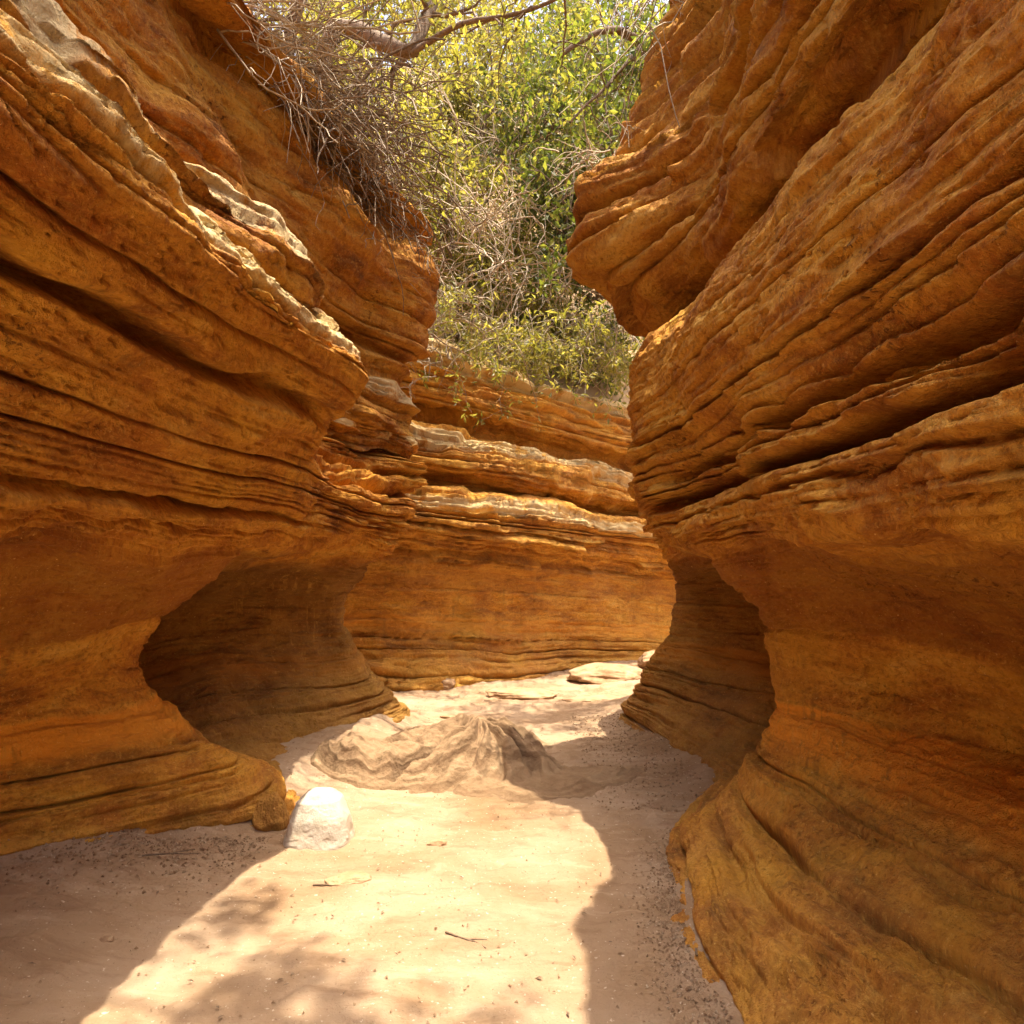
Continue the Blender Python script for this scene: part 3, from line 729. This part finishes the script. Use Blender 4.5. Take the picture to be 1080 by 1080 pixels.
# grit: uncountable small stones along the wall feet and across the sand
def grit():
    base = np.array([[1, 0, 0], [-.6, .8, 0], [-.5, -.8, 0], [.1, .05, .75], [0, 0, -.4]])
    tri = np.array([[0, 1, 3], [1, 2, 3], [2, 0, 3], [1, 0, 4], [2, 1, 4], [0, 2, 4]])
    pts = []
    r_ = np.random.default_rng(8)
    for _ in range(1500):      # right foot
        t = r_.uniform(0, 1); y = 2.1 + 1.9 * t
        pts.append((np.interp(y, [2.1, 2.6, 3.4, 4.0], [.72, .68, .80, 1.08]) - abs(r_.normal()) * .09, y, r_.uniform(.003, .010)))
    for _ in range(1300):
        y = r_.uniform(4.2, 7); pts.append((r_.uniform(.55, 1.3), y, r_.uniform(.004, .014)))
    for _ in range(1300):      # left foot
        t = r_.uniform(0, 1); pts.append((-2.6 + 1.3 * t + r_.normal() * .05, 3.3 + .5 * t - abs(r_.normal()) * .22, r_.uniform(.004, .014)))
    for _ in range(1600):
        y = 2 + 6.5 * r_.random() ** 1.3; pts.append((r_.uniform(-2, 1.2), y, r_.uniform(.002, .009)))
    co = []; fc = []
    for k, (x, y, s) in enumerate(pts):
        a = r_.uniform(0, 2 * PI); c_, s_ = math.cos(a), math.sin(a)
        p = base * s * r_.uniform(.6, 1.3, size=3)
        q = np.stack([p[:, 0] * c_ - p[:, 1] * s_, p[:, 0] * s_ + p[:, 1] * c_, p[:, 2]], 1)
        co.append(q + np.array([x, y, 0])); fc.append(tri + 5 * k)
    co = np.concatenate(co); co[:, 2] += np.repeat(gz(np.array([p[0] for p in pts]), np.array([p[1] for p in pts])), 5) + .003
    o = mesh_arrays('gravel', co, np.concatenate(fc), M['grit'], smooth=False)
    tag(o, 'fine gravel scattered over the sand and along the wall feet', 'gravel', None, 'stuff')

grit()

def litter():
    r_ = np.random.default_rng(31)
    n = 420
    y = 2.0 + 7 * r_.random(n) ** 1.4; x = r_.uniform(-2.2, 1.3, n)
    p = np.stack([x, y, gz(x, y) + .008], 1)
    a = r_.uniform(0, 2 * PI, n); L_ = r_.uniform(.004, .016, n)[:, None]
    d = np.stack([np.cos(a), np.sin(a), r_.uniform(-.1, .3, n)], 1); e = np.stack([-np.sin(a), np.cos(a), r_.uniform(-.2, .2, n)], 1)
    co = np.stack([p - d * L_, p + e * L_ * .35 + [0, 0, .003], p + d * L_, p - e * L_ * .35 + [0, 0, .003]], 1).reshape(-1, 3)
    b = np.arange(n)[:, None] * 4
    f = np.concatenate([b + np.array([[0, 1, 2]]), b + np.array([[0, 2, 3]])], 1).reshape(-1, 3)
    o = mesh_arrays('leaf_litter', co, f, M['bark'], smooth=False)
    tag(o, 'dead leaf scraps strewn over the sand', 'leaf litter', None, 'stuff')


litter()

# ------------------------------------------------------------------ vegetation
class Tubes:
    def __init__(s): s.co = []; s.f = []; s.n = 0

    def add(s, pts, r0, r1, k=4):
        pts = np.asarray(pts); n = len(pts)
        tg = np.gradient(pts, axis=0); tg /= np.maximum(np.linalg.norm(tg, axis=1, keepdims=True), 1e-9)
        up = np.array([.31, .2, .93]); a = np.cross(tg, up); a /= np.maximum(np.linalg.norm(a, axis=1, keepdims=True), 1e-9)
        b = np.cross(tg, a)
        rr = np.linspace(r0, r1, n)[:, None, None]
        th = np.linspace(0, 2 * PI, k, endpoint=False)
        ring = pts[:, None, :] + rr * (a[:, None, :] * np.cos(th)[None, :, None] + b[:, None, :] * np.sin(th)[None, :, None])
        s.co.append(ring.reshape(-1, 3))
        i = np.arange(n * k).reshape(n, k); j = np.roll(i, -1, axis=1)
        s.f.append(np.stack([i[:-1], j[:-1], j[1:], i[1:]], -1).reshape(-1, 4) + s.n)
        s.n += n * k

    def build(s, name, mat, parent=None):
        return mesh_arrays(name, np.concatenate(s.co), np.concatenate(s.f), mat, parent)


def walk(r_, p, d, length, n, wob, grav):
    pts = [np.array(p, float)]; d = np.array(d, float); d /= np.linalg.norm(d)
    st = length / n
    for _ in range(n):
        d = d + r_.normal(size=3) * wob + np.array([0, 0, grav])
        d /= np.linalg.norm(d)
        pts.append(pts[-1] + d * st)
    return np.array(pts), d


def leaves(points, size, r_, aspect=.5, droop=.3):
    """small folded leaves (two triangles each side of the midrib) at the points"""
    n = len(points)
    ax = r_.normal(size=(n, 3)); ax[:, 2] -= droop; ax /= np.linalg.norm(ax, axis=1, keepdims=True)
    t = r_.normal(size=(n, 3)); sd = np.cross(ax, t); sd /= np.linalg.norm(sd, axis=1, keepdims=True)
    nn = np.cross(ax, sd)
    L = (size * r_.uniform(.6, 1.35, n))[:, None]; W = L * aspect * .5
    p0 = points; p1 = points + ax * L * .5 + sd * W + nn * L * .10; p2 = points + ax * L; p3 = points + ax * L * .5 - sd * W + nn * L * .10
    co = np.stack([p0, p1, p2, p3], 1).reshape(-1, 3)
    b = np.arange(n)[:, None] * 4
    f = np.concatenate([b + np.array([[0, 1, 2]]), b + np.array([[0, 2, 3]])], 1).reshape(-1, 3)
    return co, f


def thing(name, loc, label, cat, group=None):
    o = bpy.data.objects.new(name, None); COL.objects.link(o); o.location = loc
    o.empty_display_size = .1
    return tag(o, label, cat, group)


def shrub(name, loc, label, cat, group, height, spread, seed, nstem=6, leaf=.08, nleaf=2600, mat='leaf_y', bark='bark', dirv=(0, 0, 1), aspect=.5, grav=.0, stem_r=.02, droop=.3, levels=3, child=4):
    r_ = np.random.default_rng(seed)
    root = thing(name, loc, label, cat, group)
    T = Tubes(); tips = []
    def grow(p, d, length, r, lvl):
        pts, dd = walk(r_, p, d, length, 6, .16 + .05 * (levels - lvl), grav + (.03 if lvl == levels else .0))
        T.add(pts, r, r * .55, 5 if lvl == levels else 3)
        if lvl <= 1:
            for q in (2, 3, 4, 5, 6): tips.append(pts[min(q, 6)])
        if lvl > 0:
            for _ in range(child):
                k = r_.integers(2, 7)
                nd = dd * .6 + r_.normal(size=3) * .75
                grow(pts[k], nd, length * r_.uniform(.45, .75), r * .5, lvl - 1)
    dv = np.array(dirv, float)
    for _ in range(nstem):
        d = dv + r_.normal(size=3) * np.array([spread, spread, .25])
        grow(np.zeros(3) + r_.normal(size=3) * .06, d, height * r_.uniform(.45, .7), stem_r, levels)
    T.build('trunk', M[bark], root)
    if nleaf:
        tp = np.array(tips)
        pk = tp[r_.integers(0, len(tp), nleaf)] + r_.normal(size=(nleaf, 3)) * leaf * .8
        co, f = leaves(pk, leaf, r_, aspect, droop)
        mesh_arrays('crown', co, f, M[mat], root, smooth=False)
    return root


def dry_tangle(loc, label, group, seed, n, length, out, grav, mat='dry', r=.006, spread=.35, name='dry_shrub', sub=4, leafy=0, loc_sp=.12):
    r_ = np.random.default_rng(seed)
    o = None
    T = Tubes(); tips = []
    for _ in range(n):
        p = r_.normal(size=3) * np.array([loc_sp, loc_sp * 1.6, loc_sp * .6])
        d = np.array(out, float) + r_.normal(size=3) * spread
        L = length * r_.uniform(.35, 1.1)
        pts, dd = walk(r_, p, d, L, 9, .22, grav)
        rr = r * r_.uniform(.6, 1.5)
        T.add(pts, rr, rr * .45, 3)
        for _ in range(sub):
            k = r_.integers(2, 10)
            q, _d = walk(r_, pts[k], dd + r_.normal(size=3) * .9, L * r_.uniform(.15, .45), 5, .28, grav * .8)
            T.add(q, rr * .5, rr * .25, 3); tips.append(q[-1]); tips.append(q[3])
    if leafy:
        root = thing(name, loc, label, 'shrub', group)
        T.build('branches', M[mat], root)
        tp = np.array(tips); pk = tp[r_.integers(0, len(tp), leafy)] + r_.normal(size=(leafy, 3)) * .03
        co, f = leaves(pk, .09, r_, .34, .5)
        mesh_arrays('leaves', co, f, M['leaf_y'], root, smooth=False)
        return root
    o = T.build(name, M[mat]); o.location = loc
    return tag(o, label, 'dry shrub', group)


def at(c, r, y): return ((c - 540) / 720 * y, y, 1.5 + (600 - r) / 720 * y)

# dry tangles hanging over the left rim
GL = 'dry twigs over the left rim'
dry_tangle((-2.0, 4.5, 4.85), 'dry twigs at the top of the left rim, nearest of the hanging tangles', GL, 41, 90, 1.3, (.8, .1, .6), -.13, r=.009)
dry_tangle((-1.75, 5.1, 4.85), 'pale drooping twigs crossing the dark hollow under the dark branch', GL, 42, 95, 1.4, (.8, -.05, .45), -.14, r=.009, mat='root')
dry_tangle((-1.55, 5.7, 4.8), 'matted root-like twigs hanging halfway along the left rim', GL, 43, 85, 1.0, (.5, -.1, .3), -.18, r=.009, mat='root')
dry_tangle((-1.30, 6.3, 4.75), 'dry twigs drooping beside the end of the left rim', GL, 44, 70, .75, (.45, -.1, .3), -.17, r=.009, mat='root')
dry_tangle((-1.05, 6.8, 4.45), 'bleached twigs hanging below the end of the left rim', GL, 45, 40, .6, (.4, -.2, .1), -.15, r=.009)
dry_tangle((-2.0, 5.6, 5.0), 'matted stems at the heart of the left rim brush, coloured dark for the shade of the hollow', GL, 46, 90, 1.3, (.6, .1, .5), -.08, mat='bark', r=.012, loc_sp=.3)  # here and next: shade of the hollow put into darker stem colour
dry_tangle((-1.7, 6.4, 4.95), 'stems behind the drooping twigs near the end of the left rim, coloured dark for the shade of the hollow', GL, 47, 80, .8, (.4, .1, .5), -.10, mat='bark', r=.012, loc_sp=.25)

# dry brush over the back wall
GB = 'dry brush above the far wall'
k = 50
for (c, r, y, n, L, lab) in [
    (455, 330, 8.7, 35, 1.2, 'grey dry brush spilling over the left end of the far wall'),
    (495, 250, 9.4, 45, 1.6, 'tall bleached brush standing behind the far wall, left of centre'),
    (540, 290, 10.0, 45, 1.5, 'tangled pale brush in the middle of the gap'),
    (590, 310, 10.6, 35, 1.3, 'sparse dry brush right of the tangled middle'),
    (640, 345, 10.6, 30, 1.1, 'dry brush low beside the right block'),
    (450, 385, 8.5, 22, .8, 'dead twigs clinging to the upper left corner of the far wall'),
    (520, 180, 11.0, 40, 1.8, 'feathery dry brush high in the middle of the gap')]:
    k += 1
    dry_tangle(at(c, r, y), lab, GB, k, int(n * .7), L, (.1, -.3, .6), -.07, r=.011, spread=.75, sub=5, loc_sp=.2)

# hanging leafy fronds over the back wall lip
GF = 'leafy sprigs over the far wall'
for (c, r, y, lab) in [(480, 352, 9.0, 'green sprig hanging over the far wall, leftmost of the drooping sprigs'),
                       (540, 366, 9.6, 'green sprig hanging over the middle of the far wall lip'),
                       (595, 370, 10.1, 'long-leaved sprig over the far wall beside the dry stalks'),
                       (640, 378, 10.6, 'dark sprig over the far wall closest to the right block')]:
    k += 1
    dry_tangle(at(c, r, y), lab, GF, k, 50, .95, (.2, -.6, .5), -.14, r=.006, spread=.7, name='leafy_sprig', sub=4, leafy=1300, loc_sp=.3)

# leafy shrubs on the slope behind
GS = 'leafy shrubs on the slope behind the far wall'
spots = [
    (330, 60, 10.5, 2.2, 'leaf_y', 'yellow-green shrub glowing behind the dark branch at the upper left'),
    (430, 120, 11.0, 2.2, 'leaf_y', 'yellow-green shrub above the dry twigs of the left rim'),
    (470, 210, 10.2, 1.6, 'leaf_y', 'small bright shrub by the left end of the far wall'),
    (510, 60, 12.0, 2.6, 'leaf_y', 'bright leafy shrub in the middle of the gap near the top'),
    (560, 130, 11.5, 2.2, 'leaf_g', 'green shrub in the middle of the gap'),
    (600, 200, 11.0, 2.0, 'leaf_g', 'mixed green shrub right of the pale brush'),
    (640, 260, 10.8, 1.6, 'leaf_g', 'low green shrub beside the nose of the right block'),
    (660, 110, 10.5, 2.2, 'leaf_g', 'dense green shrub against the upper right rock'),
    (620, 40, 12.5, 2.6, 'leaf_g', 'dark green crown at the top right of the gap'),
    (690, 40, 11.5, 2.6, 'leaf_g', 'green crown partly hidden by the upper right rock'),
    (400, 20, 13.0, 2.8, 'leaf_y', 'pale yellow crown at the top left of the gap'),
    (560, 20, 14.5, 3.2, 'leaf_y', 'sunlit far crown at the top centre of the gap'),
    (470, 130, 13.0, 2.4, 'leaf_y', 'hazy yellow shrub far up the slope at the left of the gap'),
    (540, 230, 12.5, 2.0, 'leaf_y', 'yellowish shrub far behind the pale brush'),
    (480, 300, 11.0, 1.5, 'leaf_y', 'low yellow shrub on the slope just above the left half of the far wall'),
    (560, 330, 11.8, 1.5, 'leaf_y', 'low leafy shrub just above the middle of the far wall'),
    (620, 350, 12.0, 1.6, 'leaf_g', 'low green shrub just above the right end of the far wall'),
    (600, 120, 14.5, 3.0, 'leaf_y', 'sunlit shrub far up the slope to the right of the gap'),
    (660, 190, 13.5, 2.4, 'leaf_g', 'green shrub far up the slope behind the nose of the right block'),
    (330, 10, 15.0, 3.4, 'leaf_y', 'far yellow crown behind the dark limb'),
    (460, 0, 16.5, 3.6, 'leaf_y', 'far bright crown at the very top left of the gap'),
    (640, 0, 16.0, 3.6, 'leaf_g', 'far crown at the very top right of the gap'),
]
for c, r, y, hgt, mt, lab in spots:
    k += 1
    x, yy, z = at(c, r, y)
    shrub('leafy_shrub', (x, yy, z - hgt * .5), lab, 'shrub', GS, hgt, .55, k, nstem=8, leaf=.105, nleaf=3600, mat=mt, stem_r=.022)

# tree with the dark crooked limb on the left rim
def rim_tree(base, limb_pts, label, seed, nleaf, leaf=.08, mat='leaf_g', r0=.10):
    r_ = np.random.default_rng(seed)
    root = thing('tree', base, label, 'tree')
    T = Tubes(); tips = []; b = np.array(base)
    def sm(p, n=14): return crom(np.array(p, float), np.linspace(0, len(p) - 1, n), 0)
    for j, (pp, ra, rb) in enumerate(limb_pts):
        q = sm([np.array(v) - b for v in pp]); q = q + np.stack([.03 * fbm(q[:, 0] * 2, q[:, 1] * 2 + j, q[:, 2] * 2 + k_, 2) for k_ in (0, 3, 6)], -1)
        T.add(q, ra, rb, 9)
        for _ in range(9):
            i = r_.integers(5, 14)
            tw, d = walk(r_, q[i], r_.normal(size=3), r_.uniform(.4, 1.0), 7, .25, -.02)
            T.add(tw, rb * .55 + .004, .005, 4)
            for _ in range(5):
                t2, d2 = walk(r_, tw[r_.integers(2, 8)], d + r_.normal(size=3) * .8, r_.uniform(.2, .5), 5, .25, -.05)
                T.add(t2, .005, .003, 3); tips += list(t2[2:])
    T.build('trunk', M['bark'], root)
    tp = np.array(tips)
    pk = tp[r_.integers(0, len(tp), nleaf)] + r_.normal(size=(nleaf, 3)) * leaf * .7
    co, f = leaves(pk, leaf, r_)
    mesh_arrays('crown', co, f, M[mat], root, smooth=False)
    return root

b0 = (-2.35, 7.0, 4.85)
rim_tree(b0, [([b0, at(345, 38, 6.7), at(405, 45, 6.5), at(435, 55, 6.4), at(455, 5, 6.6), at(470, -60, 6.8)], .09, .05),
              ([at(435, 55, 6.4), at(480, 28, 6.2), at(550, 12, 6.0), at(610, -10, 5.8)], .03, .012),
              ([b0, (-2.5, 7.2, 6.2), (-2.2, 7.1, 7.4), (-1.6, 6.9, 8.2)], .10, .04)],
         'tree with a dark crooked limb reaching out from the left rim', 81, 1500, .075, 'leaf_y')
# tree on the right rim, green crown hanging into the gap
b1 = (2.1, 7.6, 4.6)
rim_tree(b1, [([b1, (1.9, 7.5, 5.8), at(690, 60, 7.2), at(640, 30, 7.0), at(590, 60, 6.9)], .08, .02),
              ([at(690, 60, 7.2), at(665, 130, 7.0), at(640, 200, 6.9), at(620, 240, 6.9)], .03, .01),
              ([at(700, 20, 7.3), at(660, 70, 7.0), at(600, 130, 6.8)], .03, .01)],
         'leafy tree on the right rim with pale branches hanging into the gap', 82, 2600, .085, 'leaf_g')
# tree on the near left rim whose boughs shade the foreground
b2 = (-3.6, 1.6, 4.95)
rim_tree(b2, [([b2, (-3.3, 1.35, 6.4), (-2.4, 1.65, 7.8), (-1.0, 1.85, 8.6), (.2, 1.95, 8.9)], .13, .012),
              ([(-3.3, 1.7, 6.4), (-2.4, 1.05, 7.9), (-1.2, 1.35, 8.9), (-.3, 1.65, 9.2)], .07, .012),
              ([(-2.4, 2.0, 7.8), (-1.6, 2.15, 8.4), (-.6, 2.35, 8.7), (.3, 2.25, 8.8)], .05, .010),
              ([(-2.4, 2.0, 7.8), (-1.2, 1.95, 8.2), (.2, 1.85, 8.5), (1.2, 1.85, 8.6)], .05, .010)],
         'tree on the near left rim whose boughs dapple the foreground sand', 83, 5200, .11, 'leaf_g')

# fallen twigs on the floor
for c_, r_, ln, a_, lab in [(150, 905, .30, .3, 'thin fallen twig in the shade by the left wall foot'), (470, 985, .22, -.5, 'thin fallen twig on the sunlit sand near the dapples'),
                            (735, 1010, .25, 1.2, 'thin fallen twig along the right wall foot'), (330, 935, .18, .1, 'short dark twig lying in front of the low half buried stone')]:
    k += 1; x_, y_, z_ = on_ground(c_, r_); rr_ = np.random.default_rng(k); T = Tubes()
    q, d_ = walk(rr_, (0, 0, .008), (math.cos(a_), math.sin(a_), 0), ln, 8, .12, 0); q[:, 2] = .008
    T.add(q, .005, .002, 5); q2, d_ = walk(rr_, q[4], d_ + np.array([.3, .8, 0]), ln * .4, 5, .1, 0); q2[:, 2] = .010; T.add(q2, .003, .0015, 4)
    o = T.build('fallen_twig', M['bark']); o.location = (x_, y_, z_); tag(o, lab, 'twig', 'twigs fallen on the sand')

# dry roots hanging on the right block
dry_tangle((1.10, 4.55, 5.35), 'thin dry roots hanging down the face of the upper right block', None, 91, 24, 1.3, (-.5, -.3, .1), -.22, r=.006, sub=2, name='hanging_root')
dry_tangle((.62, 4.95, 4.5), 'short bleached twigs along the edge of the upper right block', None, 92, 30, .55, (-.5, -.2, .0), -.12, r=.006, sub=2)

# ------------------------------------------------------------------ light
SUN = np.array([.125, .0, 1.0])          # towards the sun
SUN /= np.linalg.norm(SUN)
elev = math.asin(SUN[2]); az = math.atan2(SUN[0], SUN[1])
L = bpy.data.lights.new('sun', 'SUN'); L.energy = 3.0; L.angle = math.radians(.53); L.color = (1, .90, .74)
lo = bpy.data.objects.new('sun', L); COL.objects.link(lo)
lo.rotation_euler = (math.acos(SUN[2]), 0, math.atan2(SUN[0], -SUN[1]))
lo.location = (0, 0, 20)
W = bpy.data.worlds.new('World'); C.world = W; W.use_nodes = True
nt = W.node_tree; nt.nodes.clear()
sky = nt.nodes.new('ShaderNodeTexSky'); sky.sky_type = 'NISHITA'; sky.sun_disc = False
sky.sun_elevation = elev; sky.sun_rotation = az; sky.dust_density = 7.0; sky.ozone_density = .4; sky.air_density = .8
bg = nt.nodes.new('ShaderNodeBackground'); bg.inputs[1].default_value = .14
ow = nt.nodes.new('ShaderNodeOutputWorld')
nt.links.new(sky.outputs[0], bg.inputs[0]); nt.links.new(bg.outputs[0], ow.inputs[0])

# ------------------------------------------------------------------ camera
cam = bpy.data.cameras.new('camera'); cam.sensor_width = 36; cam.lens = 24
cam.shift_y = 60 / 1080; cam.clip_end = 500; cam.clip_start = .05
co = bpy.data.objects.new('camera', cam); COL.objects.link(co)
co.location = (0, 0, 1.5); co.rotation_euler = (PI / 2, 0, 0)
C.camera = co

vs = C.view_settings
C.display_settings.display_device = 'sRGB'
vs.view_transform = 'Standard'; vs.look = 'None'; vs.exposure = 1.9; vs.gamma = 1
cy = C.cycles
cy.max_bounces = 8; cy.diffuse_bounces = 4; cy.glossy_bounces = 2; cy.transmission_bounces = 4; cy.transparent_max_bounces = 4
cy.sample_clamp_indirect = 8
cy.caustics_reflective = False; cy.caustics_refractive = False
